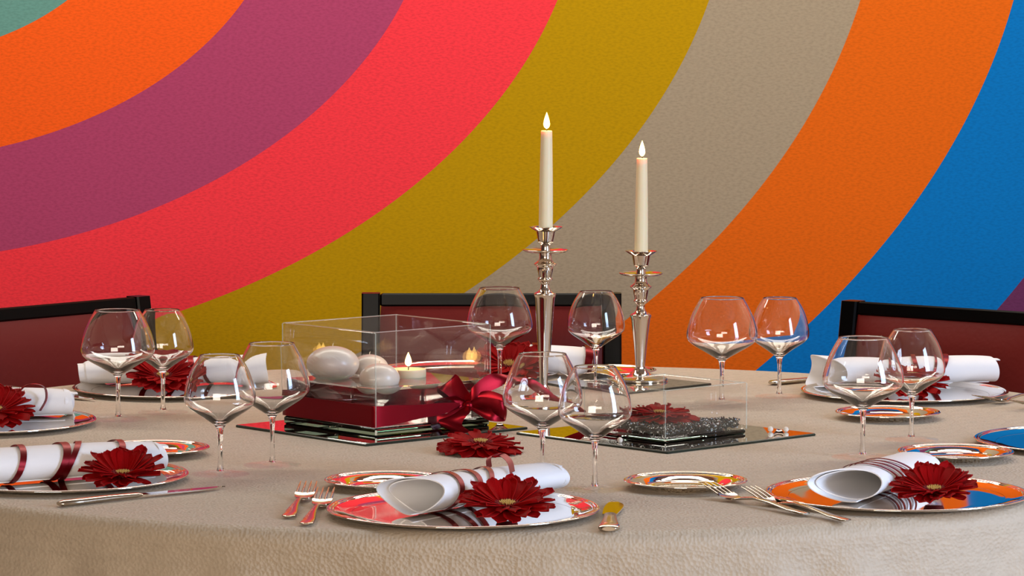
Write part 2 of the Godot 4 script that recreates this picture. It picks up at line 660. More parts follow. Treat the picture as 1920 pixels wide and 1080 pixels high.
# ------------------------------------------------------------------ chairs
func make_chair(label: String, at: Vector3, turn: float) -> Node3D:
	# origin on the floor under the seat; the sitter looks along +z
	var c := thing("dining_chair", label, "chair", at, turn, "black dining chairs behind the table")
	var hw := 0.235
	var back := -0.22
	for s in [-1, 1]:
		var st := begin()
		add_bar4(st, [Vector3(s * (hw - 0.0165), 0.0, back + 0.05), Vector3(s * (hw - 0.0165), 0.44, back + 0.02), Vector3(s * (hw - 0.0165), 0.857, back - 0.04)], 0.0165, 0.016)
		part("back_post", done(st), M.black_wood, c)
		var lg := begin()
		add_bar4(lg, [Vector3(s * (hw - 0.02), 0.0, 0.21), Vector3(s * (hw - 0.02), 0.43, 0.2)], 0.018, 0.018)
		part("leg", done(lg), M.black_wood, c)
	var up := (Vector3(0, 0.857, back - 0.04) - Vector3(0, 0.44, back + 0.02)).normalized()
	var b := Basis(Vector3.RIGHT, up, Vector3.RIGHT.cross(up))
	var rail := begin()
	add_box(rail, Vector3(0, 0.844, back - 0.0385), Vector3(hw * 2 - 0.067, 0.024, 0.026), 0.003, b)
	part("top_rail", done(rail), M.black_wood, c)
	# padded back: a cushion with rounded face
	var pad := begin()
	var rows := []
	for i in 13:
		var row := PackedVector3Array()
		var v := i / 12.0
		for j in 17:
			var u := j / 16.0
			var ex := 1.0 - pow(absf(u * 2 - 1), 8)
			var ey := 1.0 - pow(absf(v * 2 - 1), 6)
			var p := Vector3((u - 0.5) * (hw * 2 - 0.07), 0, 0) + Vector3(0, 0.49, back + 0.004) + up * (v * 0.345)
			row.append(p + b.z * (0.012 + 0.016 * ex * ey))
		rows.append(row)
	var flip := []
	for r in rows:
		var q: PackedVector3Array = r
		q.reverse()
		flip.append(q)
	add_shell(pad, flip, 0.012)
	part("back_cushion", done(pad), M.leather, c)
	var seat := begin()
	add_box(seat, Vector3(0, 0.455, 0.01), Vector3(hw * 2 - 0.01, 0.05, 0.43), 0.016)
	part("seat", done(seat), M.leather, c)
	var fr := begin()
	for s in [-1, 1]:
		add_box(fr, Vector3(s * (hw - 0.02), 0.405, 0.0), Vector3(0.022, 0.05, 0.37), 0.002)
	add_box(fr, Vector3(0, 0.405, 0.2), Vector3(hw * 2 - 0.08, 0.05, 0.022), 0.002)
	part("seat_frame", done(fr), M.black_wood, c)
	return c


func add_bar4(st: SurfaceTool, pts: Array, hx: float, hz: float) -> void:
	var rings := []
	var b := 0.003
	for p in pts:
		var r := PackedVector3Array()
		for q in [[hx, hz - b], [hx - b, hz], [-hx + b, hz], [-hx, hz - b], [-hx, -hz + b], [-hx + b, -hz], [hx - b, -hz], [hx, -hz + b]]:
			r.append(p + Vector3(q[0], 0, q[1]))
		rings.append(r)
	st.set_smooth_group(-1)
	for i in rings.size() - 1:
		for j in 8:
			var k := (j + 1) % 8
			quad(st, rings[i][j], rings[i + 1][j], rings[i + 1][k], rings[i][k])
	for e in 2:
		var r: PackedVector3Array = rings[0] if e == 0 else rings[rings.size() - 1]
		for j in range(1, 7):
			if e == 0:
				tri(st, r[0], r[j], r[j + 1])
			else:
				tri(st, r[0], r[j + 1], r[j])


func chairs() -> void:
	make_chair("black chair with maroon leather back behind the candlesticks, facing the camera", Vector3(-0.037, 0, -5.81), 0.0)
	make_chair("black chair with maroon leather back at the left, turned towards the table", Vector3(-0.81 + 0.26 * 0.77, 0, -5.835 + 0.26 * 0.64), 0.877)
	make_chair("black chair with dark maroon back at the right, before the blue band", Vector3(0.769 - 0.26 * 0.642, 0, -5.76 + 0.26 * 0.767), -0.697)


# ------------------------------------------------------------------ plates
func make_charger(label: String, at: Vector3, turn := 0.0) -> Node3D:
	var t := thing("charger_plate", label, "plate", at, turn, "silver charger plates round the table")
	part("well", lathe([v2([0.0, 0.00000, 0.118, 0.00000]), v2([0.118, 0.00000, 0.121, 0.00044]), v2([0.1345, 0.00192, 0.1345, 0.00311]), spline([0.1345, 0.00311, 0.125, 0.00252, 0.11, 0.00237], 3) + v2([0.0, 0.00237])], 96), M.silver, t)
	part("rim", lathe([spline([0.1348, 0.00163, 0.145, 0.00311, 0.156, 0.00548, 0.163, 0.00666], 3), spline([0.163, 0.00666, 0.1655, 0.00770, 0.1645, 0.00918, 0.1615, 0.00918, 0.1598, 0.00784], 4), spline([0.1598, 0.00784, 0.1585, 0.00858, 0.157, 0.00799, 0.1562, 0.00710], 3), spline([0.1562, 0.00710, 0.150, 0.00577, 0.142, 0.00414, 0.1348, 0.00326], 4), v2([0.1348, 0.00326, 0.1348, 0.00163])], 96), M.silver, t)
	return t


func make_side_plate(label: String, at: Vector3) -> Node3D:
	var t := thing("bread_plate", label, "plate", at, 0.0, "small silver bread plates")
	part("well", lathe([v2([0.0, 0.00000, 0.046, 0.00000]), v2([0.046, 0.00000, 0.0518, 0.00222]), v2([0.0518, 0.00222, 0.0518, 0.00385]), spline([0.0518, 0.00385, 0.048, 0.00222, 0.040, 0.00185], 4) + v2([0.0, 0.00185])], 64), M.silver, t)
	part("rim", lathe([spline([0.052, 0.00222, 0.062, 0.00629, 0.070, 0.00799, 0.0765, 0.00873], 3), spline([0.0765, 0.00873, 0.0793, 0.00977, 0.0785, 0.01125, 0.0757, 0.01125, 0.0742, 0.00999], 4), spline([0.0742, 0.00999, 0.0728, 0.01080, 0.0712, 0.01021, 0.0704, 0.00918], 3), spline([0.0704, 0.00918, 0.063, 0.00784, 0.056, 0.00548, 0.052, 0.00385], 4), v2([0.052, 0.00385, 0.052, 0.00222])], 64), M.silver, t)
	return t


func plates() -> void:
	var y := TABLE_Y
	var c0 := make_charger("silver charger plate nearest the camera at the centre of the table front", Vector3(-0.059, y, -4.034))
	c0.rotation.x = 0.0
	for d in [["silver charger plate at the right front, mirroring orange and blue wall bands", 0.481, -4.169],
			["silver charger plate at the left front, beside the lone knife", -0.586, -4.335],
			["silver charger plate cut by the left edge, behind the left front setting", -0.781, -4.940],
			["silver charger plate at the far left, under the napkin before the left chair", -0.545, -5.410],
			["silver charger plate at the far right, under the napkin before the right chair", 0.628, -5.350],
			["silver charger plate at the far side, behind the glass vase and tall candlestick", -0.075, -5.660],
			["silver charger plate cut by the right edge, mirroring the blue band", 0.818, -4.708]]:
		copy(c0, d[0], Vector3(d[1], y, d[2]), 0.0, "charger_plate")
	var b0 := make_side_plate("small silver bread plate left of the front centre setting, above its forks", Vector3(-0.161, y, -4.272))
	for d in [["small silver bread plate on open cloth between the two front settings", 0.222, -4.267],
			["small silver bread plate behind the right front napkin, mirroring blue", 0.606, -4.559],
			["small silver bread plate behind the stems of the right pair of glasses", 0.566, -5.031],
			["small silver bread plate partly hidden behind the left front napkin", -0.496, -4.600],
			["small silver bread plate at the far table edge behind the shorter candlestick", 0.165, -5.653]]:
		copy(b0, d[0], Vector3(d[1], y, d[2]), 0.0, "bread_plate")


# ------------------------------------------------------------------ napkins
# from a (open end) to b (closed, puffed end), both on the ground under the roll
func make_napkin(label: String, a: Vector3, b: Vector3, half_w: float, half_h: float, wraps: Array, sd: int, lip := 1.0) -> Node3D:
	var along := b - a
	var length := along.length()
	var t := thing("napkin_roll", label, "napkin", a, atan2(-along.z, along.x), "rolled white napkins tied with ribbon")
	var r := RandomNumberGenerator.new()
	r.seed = sd
	var ph := r.randf() * TAU
	# the linen: one spiral sheet, outermost layer first
	var rows := []
	var nu := 34
	var turns := 1.62
	var nv := 72
	for i in nu:
		var u := i / float(nu - 1)
		var row := PackedVector3Array()
		for j in nv:
			var v := j / float(nv - 1)
			var th := -PI * 0.62 + v * turns * TAU
			var shrink := 1.0 - 0.17 * v
			# layers drawn together and pushed in towards the closed end
			var flare := 1.0 + 0.16 * pow(1.0 - u, 4.0) - 0.10 * pow(u, 6.0)
			var w := half_w * shrink * flare * (1.0 + 0.03 * sin(u * 7.0 + ph))
			var h := half_h * shrink * flare * (1.0 + 0.04 * sin(u * 5.0 + ph * 2.0))
			# inner layers sit on the bottom of the outer ones
			var lift := half_h * flare * 1.0 - (half_h * flare - h) * 0.55
			var x := u * length
			# an oblique open end with the lip of the outer layer running out along the bottom
			x += lip * (1.0 - u) * (1.0 - u) * (0.022 * cos(th) * -0.4 + 0.03 * v + 0.012 * sin(th * 2.0 + ph))
			# rounded closed end
			x -= pow(u, 10.0) * 0.020 * (1.0 - v)
			row.append(Vector3(x, lift + h * sin(th), -w * cos(th)))
		rows.append(row)
	var st := begin()
	add_shell(st, rows, 0.0014)
	part("linen", done(st), M.napkin, t)
	# the tucked end: a shallow dome that closes the roll at b
	var dome := []
	for i in 7:
		var k := i / 6.0
		var row := PackedVector3Array()
		for j in 28:
			var th := TAU * j / 28.0
			var s := cos(k * PI * 0.5 * 0.94)
			var wob := 1.0 + 0.05 * sin(th * 5.0 + ph)
			row.append(Vector3(length - 0.021 + 0.016 * sin(k * PI * 0.5), half_h * 0.93 + half_h * 0.84 * s * sin(th) * wob, -half_w * 0.84 * s * cos(th) * wob))
		dome.append(row)
	var sd2 := begin()
	add_shell(sd2, dome, 0.0012, true)
	part("tucked_end", done(sd2), M.napkin, t)
	for w in wraps:
		var rr := []
		var n := 48
		for i in n + 1:
			var th := TAU * i / n
			var u: float = w[0] + w[1] * sin(th + w[2])
			var row := PackedVector3Array()
			for j in 3:
				var x: float = u * length + (j - 1) * float(w[3])
				var q := clampf(x / length, 0.0, 1.0)
				var fl := 1.0 + 0.16 * pow(1.0 - q, 4.0) - 0.10 * pow(q, 6.0)
				var hw := half_w * fl * (1.0 + 0.03 * sin(q * 7.0 + ph)) + 0.0016
				var hh := half_h * fl * (1.0 + 0.04 * sin(q * 5.0 + ph * 2.0)) + 0.0016
				row.append(Vector3(x, half_h * fl + hh * sin(th), -hw * cos(th)))
			rr.append(row)
		var sr := begin()
		add_shell(sr, rr, 0.0007)
		part("ribbon", done(sr), M.thin_ribbon, t)
	return t


# loose curl of ribbon standing off a napkin
func add_curl(napkin: Node3D, pts: Array, width: float, side: Vector3) -> void:
	var c := Curve3D.new()
	for i in pts.size():
		var d: Vector3 = (pts[mini(i + 1, pts.size() - 1)] - pts[maxi(i - 1, 0)]) / 6.0
		c.add_point(pts[i], -d, d)
	var rows := []
	var n := 24
	for i in n + 1:
		var p := c.sample_baked(c.get_baked_length() * i / n, true)
		var row := PackedVector3Array()
		for j in 3:
			row.append(p + side.normalized() * width * (j - 1) * 0.5)
		rows.append(row)
	var st := begin()
	add_shell(st, rows, 0.0008)
	part("ribbon_curl", done(st), M.thin_ribbon, napkin)


# ------------------------------------------------------------------ gerberas
var petal_meshes := []


func petal_mesh(length: float, width: float, droop: float, cup: float, twist: float) -> ArrayMesh:
	var rows := []
	var n := 12
	for i in n:
		var u := i / float(n - 1)
		var w := width * (0.42 + 0.58 * sin(minf(u * 1.05, 1.0) * PI * 0.62)) * (1.0 if u < 0.8 else sqrt(maxf(0.03, 1.0 - pow((u - 0.8) / 0.2, 2.0))))
		var row := PackedVector3Array()
		for j in 5:
			var v := (j - 2) / 2.0
			var y := droop * u * u * length + cup * (v * v - 0.3) * width + 0.0006 * sin(v * 9.0)
			row.append(Vector3(-v * w * 0.5, y + twist * v * u * width, u * length))
		rows.append(row)
	var st := begin()
	add_shell(st, rows, 0.0006, false, 0, true)
	return done(st)


func make_gerbera(label: String, at: Vector3, turn: float, tilt: float, scale_by: float, lift: Array, sd: int, group := "red gerbera flowers on the napkins") -> Node3D:
	# origin at the underside of the flower; petals lie along the local ground plane. lift = [front raise, back raise]
	if petal_meshes.is_empty():
		petal_meshes = [petal_mesh(0.047, 0.0200, -0.14, 0.10, 0.08), petal_mesh(0.049, 0.0190, -0.08, 0.13, -0.10), petal_mesh(0.045, 0.0205, -0.20, 0.09, 0.04), petal_mesh(0.036, 0.0165, -0.04, 0.15, 0.08), petal_mesh(0.034, 0.0158, -0.10, 0.13, -0.08)]
	var f := thing("gerbera_flower", label, "flower", at, turn, group)
	f.rotation.x = tilt
	f.scale = Vector3.ONE * scale_by
	var r := RandomNumberGenerator.new()
	r.seed = sd
	for layer in 2:
		var n := 24 if layer == 0 else 18
		for i in n:
			var a := TAU * i / n + r.randf_range(-0.07, 0.07) + layer * 0.13
			var back := -cos(a)      # +1 away from the viewer (local -z)
			var raise: float = lerpf(lift[0], lift[1], 0.5 + 0.5 * back) + r.randf_range(-0.05, 0.06) + layer * 0.10
			var m: Mesh = petal_meshes[r.randi_range(0, 2) if layer == 0 else r.randi_range(3, 4)]
			var p := part("petal", m, M.petal, f)
			p.basis = Basis(Vector3.UP, a) * Basis(Vector3.RIGHT, -raise) * Basis(Vector3.BACK, r.randf_range(-0.12, 0.12))
			p.position = Vector3(sin(a), 0, cos(a)) * 0.0105 + Vector3(0, 0.006 + 0.003 * layer, 0)
	# the eye: dark florets round a pale tuft
	part("eye", lathe([v2([0.0, 0.0, 0.011, 0.0]), spline([0.011, 0.0, 0.0135, 0.005, 0.012, 0.0095, 0.007, 0.0115, 0.0, 0.012], 3)], 20), M.floret, f)
	var fl := begin()
	var n2 := 60
	for i in n2:
		var a := TAU * i * 0.381966
		var rad := 0.0088 + 0.0062 * (i / float(n2))
		var c := Vector3(cos(a) * rad, 0.0105 - 0.003 * (i / float(n2)), sin(a) * rad)
		var d := Vector3(cos(a) * 0.6, 1.0, sin(a) * 0.6).normalized()
		add_bar(fl, [c, c + d * 0.003, c + d * 0.0048 + Vector3(cos(a), 0, sin(a)) * 0.001], [Vector2(0.0007, 0.0007), Vector2(0.0009, 0.0009), Vector2(0.0004, 0.0004)], Vector3(-sin(a), 0, cos(a)), 4)
	var o := part("florets", done(fl), M.petal_dark, f)
	o.set_meta("kind", "stuff")
	var tf := begin()
	for i in 46:
		var a := TAU * i * 0.381966
		var rad := 0.0086 * sqrt(i / 46.0)
		var c := Vector3(cos(a) * rad, 0.0112, sin(a) * rad)
		var d := Vector3(cos(a) * rad * 40.0, 1.0, sin(a) * rad * 40.0).normalized()
		add_bar(tf, [c, c + d * 0.0024, c + d * 0.0034], [Vector2(0.0008, 0.0008), Vector2(0.0008, 0.0008), Vector2(0.0003, 0.0003)], Vector3(-sin(a), 0, cos(a) + 0.01), 4)
	var o2 := part("tuft", done(tf), M.tuft, f)
	o2.set_meta("kind", "stuff")
	o2.set_meta("label", "pale yellow tuft in the eye of the flower")
	return f


func napkins_and_flowers() -> void:
	var y := TABLE_Y + 0.0055
	var n := make_napkin("rolled white napkin on the front centre charger, open end to the left", Vector3(-0.128, y, -3.995), Vector3(0.056, y + 0.001, -4.225), 0.036, 0.0195, [[0.22, 0.05, 0.4, 0.0045], [0.33, 0.06, 0.2, 0.0045], [0.46, 0.10, 0.9, 0.0045]], 3)
	add_curl(n, [Vector3(0.16, 0.040, 0.0), Vector3(0.175, 0.050, -0.012), Vector3(0.195, 0.052, -0.01), Vector3(0.185, 0.046, 0.012), Vector3(0.168, 0.036, 0.03)], 0.008, Vector3(0.6, 0.2, 0.2))
	make_gerbera("red gerbera with pale eye on the front centre charger, tilted at the camera", Vector3(-0.006, y + 0.002, -3.995), 0.1, 0.10, 1.04, [0.12, 0.62], 11)
	make_napkin("rolled white napkin on the right front charger, crossed by thin dark ribbons", Vector3(0.408, y, -4.100), Vector3(0.532, y + 0.002, -4.365), 0.040, 0.0172, [[0.34, 0.07, 2.6, 0.003], [0.42, 0.08, 2.5, 0.003], [0.50, 0.09, 2.5, 0.003], [0.58, 0.09, 2.4, 0.003]], 5)
	make_gerbera("red gerbera leaning on the napkin of the right front charger", Vector3(0.523, y + 0.002, -4.130), -0.25, 0.10, 0.98, [0.16, 0.70], 23)
	make_napkin("rolled white napkin on the left front charger, spirally bound with red ribbon", Vector3(-0.705, y, -4.245), Vector3(-0.458, y + 0.003, -4.405), 0.034, 0.0215, [[0.26, 0.035, 0.5, 0.0045], [0.46, 0.04, 0.3, 0.0055], [0.53, 0.07, 0.9, 0.0045], [0.72, 0.05, 0.2, 0.0045]], 7)
	make_gerbera("red gerbera with upright rear petals on the left front charger", Vector3(-0.500, y + 0.001, -4.285), 0.0, 0.04, 0.98, [0.05, 0.85], 37)
	n = make_napkin("rolled white napkin at the left edge of the photo, mostly behind its flower", Vector3(-0.93, y, -4.975), Vector3(-0.655, y + 0.006, -5.035), 0.032, 0.0215, [[0.46, 0.05, 0.3, 0.0045], [0.60, 0.05, 0.8, 0.0045]], 9)
	add_curl(n, [Vector3(0.19, 0.035, 0.02), Vector3(0.205, 0.05, 0.03), Vector3(0.228, 0.048, 0.035), Vector3(0.232, 0.03, 0.04), Vector3(0.222, 0.012, 0.045)], 0.008, Vector3(0.3, 0.1, 1.0))
	make_gerbera("red gerbera cut by the left edge of the photo", Vector3(-0.762, y + 0.010, -4.925), 0.3, 0.20, 1.05, [0.05, 0.7], 41)
	make_napkin("rolled white napkin on the far left charger, behind the left pair of glasses", Vector3(-0.405, y, -5.50), Vector3(-0.712, y + 0.006, -5.475), 0.032, 0.0205, [[0.35, 0.05, 0.4, 0.0045], [0.52, 0.05, 0.4, 0.0045], [0.6, 0.06, 1.8, 0.0045]], 13, 0.2)
	make_gerbera("red gerbera on the far left charger, seen through wine glass stems", Vector3(-0.565, y + 0.010, -5.405), 0.2, 0.2, 1.06, [0.05, 0.65], 43)
	make_napkin("rolled white napkin on the far right charger, wide open end to the left", Vector3(0.492, y, -5.425), Vector3(0.800, y + 0.006, -5.51), 0.036, 0.023, [[0.38, 0.05, 0.4, 0.0055], [0.56, 0.05, 2.2, 0.0045], [0.66, 0.05, 0.4, 0.0045]], 17)
	make_gerbera("red gerbera on the far right charger, behind the right pair of glasses", Vector3(0.640, y + 0.006, -5.345), 0.0, 0.12, 1.02, [0.0, 0.5], 47)
	make_napkin("rolled white napkin on the far charger, tied with a broad red ribbon", Vector3(-0.045, y, -5.625), Vector3(0.140, y, -5.655), 0.034, 0.024, [[0.42, 0.05, 0.4, 0.006], [0.50, 0.05, 2.6, 0.006], [0.92, 0.02, 0.4, 0.0065]], 19, 0.3)
	make_gerbera("red gerbera on the far charger, between vase and tall candlestick", Vector3(-0.005, y + 0.012, -5.575), 0.0, 0.35, 1.08, [0.1, 0.6], 53)


# ------------------------------------------------------------------ wine glasses
func make_glass(called: String, label: String, rim_r: float, bowl_r: float, h: float, foot_r: float, group: String) -> Node3D:
	var t := thing(called, label, "wine glass", Vector3.ZERO, 0.0, group)
	var wall := 0.0009
	var y_low := h * 0.385        # where the bowl meets the stem
	var y_wide := h * 0.625
	# outer line from the stem up to the rim, then back down inside
	var outer := spline([0.0046, y_low, 0.0085, y_low + h * 0.035, bowl_r * 0.47, y_low + h * 0.098, bowl_r * 0.87, y_low + h * 0.180, bowl_r, y_wide + h * 0.01, bowl_r * 0.935, h * 0.765, bowl_r * 0.785, h * 0.89, rim_r, h], 7)
	var inner := spline([rim_r - wall, h, bowl_r * 0.785 - wall, h * 0.89, bowl_r * 0.935 - wall, h * 0.765, bowl_r - wall, y_wide + h * 0.01, bowl_r * 0.87 - wall, y_low + h * 0.183, bowl_r * 0.47 - wall * 1.6, y_low + h * 0.110, 0.0052, y_low + h * 0.056, 0.0, y_low + h * 0.048], 7)
	var lip := v2([rim_r, h, rim_r - wall * 0.25, h + 0.0005, rim_r - wall * 0.75, h + 0.0005, rim_r - wall, h])
	part("bowl", lathe([v2([0.0, y_low + 0.00005, 0.0046, y_low + 0.00005]), outer.slice(0, outer.size() - 1) + lip + inner.slice(1)], 64), M.glass, t)
	part("stem", lathe([v2([0.0, 0.0052, 0.0052, 0.0052]), spline([0.0052, 0.0052, 0.0036, 0.012, 0.0030, h * 0.2, 0.0034, h * 0.32, 0.0046, y_low], 6), v2([0.0046, y_low, 0.0, y_low])], 28), M.glass, t)
	part("foot", lathe([v2([0.0, 0.0004, foot_r * 0.96, 0.0002]), spline([foot_r * 0.96, 0.0002, foot_r, 0.0008, foot_r * 0.98, 0.0016], 3), spline([foot_r * 0.98, 0.0016, foot_r * 0.55, 0.0021, foot_r * 0.22, 0.0034, 0.0052, 0.00515], 5), v2([0.0052, 0.00515, 0.0, 0.00515])], 64), M.foot, t)
	return t


func glasses() -> void:
	var y := TABLE_Y
	var red := [["large balloon wine glass at the far left, left one of its pair", -0.591, -5.013, 1.03],
		["large balloon wine glass just left of the square vase", -0.322, -4.485, 0.94],
		["large balloon wine glass between the vase and the tall candlestick", -0.020, -5.440, 1.0],
		["large balloon wine glass in front of the tall candlestick", 0.0395, -4.340, 0.96],
		["large balloon wine glass before the orange band, left one of its pair", 0.329, -5.242, 1.03],
		["large balloon wine glass in front of the far right napkin, left of its pair", 0.480, -4.569, 1.03]]
	var white := [["smaller wine glass at the far left, right one of its pair", -0.533, -5.103, 1.0],
		["smaller wine glass nearest the left front charger's rim", -0.384, -4.393, 1.0],
		["smaller wine glass between the two candlesticks", 0.137, -5.460, 1.0],
		["smaller wine glass right of the front centre setting, nearest the camera", 0.1055, -4.247, 1.0],
		["smaller wine glass before the blue band's edge, right one of its pair", 0.426, -5.326, 1.0],
		["smaller wine glass before the right chair, right one of its pair", 0.570, -4.765, 1.0]]
	var a := make_glass("wine_glass", red[0][0], 0.0325, 0.0540, 0.165, 0.042, "large balloon wine glasses")
	a.position = Vector3(red[0][1], y, red[0][2])
	a.scale = Vector3(red[0][3], 1, red[0][3])
	for i in range(1, 6):
		var c := copy(a, red[i][0], Vector3(red[i][1], y, red[i][2]), 0.0, "wine_glass")
		c.scale = Vector3(red[i][3], 1, red[i][3])
	var b := make_glass("wine_glass", white[0][0], 0.0265, 0.0472, 0.158, 0.039, "smaller wine glasses")
	b.position = Vector3(white[0][1], y, white[0][2])
	for i in range(1, 6):
		copy(b, white[i][0], Vector3(white[i][1], y, white[i][2]), 0.0, "wine_glass")


# ------------------------------------------------------------------ cutlery, laid along +x: handle end at 0, tip at length
func make_fork(label: String, handle: Vector3, tip: Vector3) -> Node3D:
	var along := tip - handle
	var t := thing("dinner_fork", label, "fork", handle, atan2(-along.z, along.x), "silver forks beside the chargers")
	var k := along.length() / 0.215
	var side := Vector3(0, 0, 1)
	var hb := begin()
	add_bar(hb, [Vector3(0, 0.0036, 0), Vector3(0.004, 0.0036, 0) * Vector3(k, 1, 1), Vector3(0.03 * k, 0.005, 0), Vector3(0.075 * k, 0.0085, 0), Vector3(0.11 * k, 0.0095, 0), Vector3(0.135 * k, 0.0065, 0), Vector3(0.148 * k, 0.0042, 0)],
		[Vector2(0.004, 0.001), Vector2(0.0085, 0.0017), Vector2(0.0078, 0.0018), Vector2(0.0042, 0.0018), Vector2(0.0030, 0.0021), Vector2(0.0036, 0.0020), Vector2(0.0075, 0.0014)], side, 12)
	part("handle", done(hb), M.silver_brushed, t)
	var hd := []
	for i in 7:
		var u := i / 6.0
		var row := PackedVector3Array()
		var w: float = 0.0072 + 0.0052 * sin(minf(u * 1.3, 1.0) * PI * 0.5)
		for j in 7:
			var v := (j - 3) / 3.0
			row.append(Vector3((0.147 + 0.026 * u) * k, 0.0038 + 0.0012 * v * v - 0.001 * sin(u * PI) + 0.0035 * u * u, -v * w))
		hd.append(row)
	var hs := begin()
	add_shell(hs, hd, 0.0019)
	part("head", done(hs), M.silver_brushed, t)
	for i in 4:
		var z := (i - 1.5) * 0.0068
		var st := begin()
		add_bar(st, [Vector3(0.172 * k, 0.0073, z), Vector3(0.188 * k, 0.0115, z), Vector3(0.203 * k, 0.0150, z), Vector3(0.214 * k, 0.0172, z)], [Vector2(0.0019, 0.0010), Vector2(0.0017, 0.0010), Vector2(0.0013, 0.0009), Vector2(0.0006, 0.0005)], side, 8)
		part("tine", done(st), M.silver_brushed, t)
	return t


func make_knife(label: String, handle: Vector3, tip: Vector3, roll := 0.0) -> Node3D:
	var along := tip - handle
	var t := thing("dinner_knife", label, "knife", handle, atan2(-along.z, along.x), "silver knives beside the chargers")
	var k := along.length() / 0.245
	var hb := begin()
	add_bar(hb, [Vector3(0, 0.0042, 0), Vector3(0.004, 0.0044, 0), Vector3(0.03 * k, 0.0046, 0), Vector3(0.075 * k, 0.0046, 0), Vector3(0.112 * k, 0.0044, 0), Vector3(0.118 * k, 0.0042, 0)],
		[Vector2(0.006, 0.0025), Vector2(0.0098, 0.004), Vector2(0.0092, 0.0042), Vector2(0.0068, 0.0038), Vector2(0.0062, 0.0034), Vector2(0.0050, 0.0022)], Vector3(0, 0, 1), 14)
	part("handle", done(hb), M.silver_brushed, t)
	var bl := []
	for i in 15:
		var u := i / 14.0
		var x := (0.117 + 0.128 * u) * k
		var spine := 0.0075 - 0.0075 * pow(u, 3.0)
		var edge := -0.0058 - 0.0064 * sin(minf(u * 1.25, 1.0) * PI * 0.5) + 0.0125 * pow(maxf(0.0, (u - 0.55) / 0.45), 2.2)
		var row := PackedVector3Array()
		for j in 4:
			var v := j / 3.0
			row.append(Vector3(x, 0.0030 + 0.0012 * (1.0 - u) + (0.5 - v) * roll * 0.01, lerpf(-spine, -edge, v)))
		row.reverse()
		bl.append(row)
	var bs := begin()
	add_shell(bs, bl, 0.0015)
	part("blade", done(bs), M.silver, t)
	return t


func cutlery_set() -> void:
	var y := TABLE_Y + 0.0002
	make_fork("outer fork left of the front centre charger", Vector3(-0.268, y, -3.990), Vector3(-0.256, y, -4.205))
	make_fork("inner fork left of the front centre charger, next to its rim", Vector3(-0.243, y, -3.930), Vector3(-0.231, y, -4.148))
	var k := make_knife("foreshortened knife right of the front centre charger, mirroring yellow", Vector3(0.113, y, -3.885), Vector3(0.124, y, -4.128))
	k.scale.z = 1.3
	make_fork("outer fork left of the right front charger, near the bread plate", Vector3(0.354, y, -4.010), Vector3(0.245, y, -4.190))
	make_fork("inner fork left of the right front charger, handle under its rim", Vector3(0.398, y, -3.955), Vector3(0.294, y, -4.155))
	make_knife("knife lying in front of the left front charger near the table edge", Vector3(-0.556, y, -4.092), Vector3(-0.366, y, -4.258))
	make_knife("knife at the far left, before the left chair", Vector3(-0.834, y, -5.430), Vector3(-0.654, y, -5.258))
	make_knife("knife at the far right, pointing behind the open napkin end", Vector3(0.425, y, -5.495), Vector3(0.612, y, -5.635))
	make_fork("fork at the far right, beside the far right charger's front rim", Vector3(0.889, y, -5.355), Vector3(0.721, y, -5.184))
	make_fork("fork at the far right, nearest the right edge of the photo", Vector3(0.925, y, -5.280), Vector3(0.765, y, -5.120))


# ------------------------------------------------------------------ the middle of the table
func square_frame(turn: float) -> Basis:
	return Basis(Vector3.UP, turn)


func make_tray(label: String, at: Vector3, side: float, turn: float) -> Node3D:
	var t := thing("mirror_tray", label, "tray", at, turn, "square mirror tiles on the cloth")
	part("glass_edge", box(Vector3(side, 0.0035, side), 0.0008, Vector3(0, 0.00175, 0)), M.mirror_edge, t)
	part("mirror_face", box(Vector3(side - 0.003, 0.0004, side - 0.003), 0.0001, Vector3(0, 0.0037, 0)), M.mirror, t)
	return t


func flame_mesh(h: float, r: float) -> ArrayMesh:
	return lathe([spline([0.0, 0.0, r * 0.7, h * 0.10, r, h * 0.28, r * 0.82, h * 0.52, r * 0.42, h * 0.78, 0.0, h], 5)], 20)


func add_flame(candle: Node3D, y: float, h: float, r: float, energy: float) -> void:
	var w := begin()
	add_bar(w, [Vector3(0, y, 0), Vector3(0.0003, y + 0.004, 0), Vector3(0.0012, y + 0.007, 0)], [Vector2(0.0008, 0.0008), Vector2(0.0007, 0.0007), Vector2(0.0005, 0.0005)], Vector3(0, 0, 1), 6)
	part("wick", done(w), M.wick, candle)
	part("flame", flame_mesh(h, r), M.flame, candle, Vector3(0, y + 0.0055, 0))
	var l := OmniLight3D.new()
	l.name = "candle_light"
	l.light_color = Color(1.0, 0.72, 0.36)
	l.light_energy = energy
	l.light_size = 0.004
	l.omni_range = 12.0
	l.omni_attenuation = 2.0
	l.shadow_enabled = true
	candle.add_child(l)
	l.position = Vector3(0, y + 0.0045 + h * 0.35, 0)


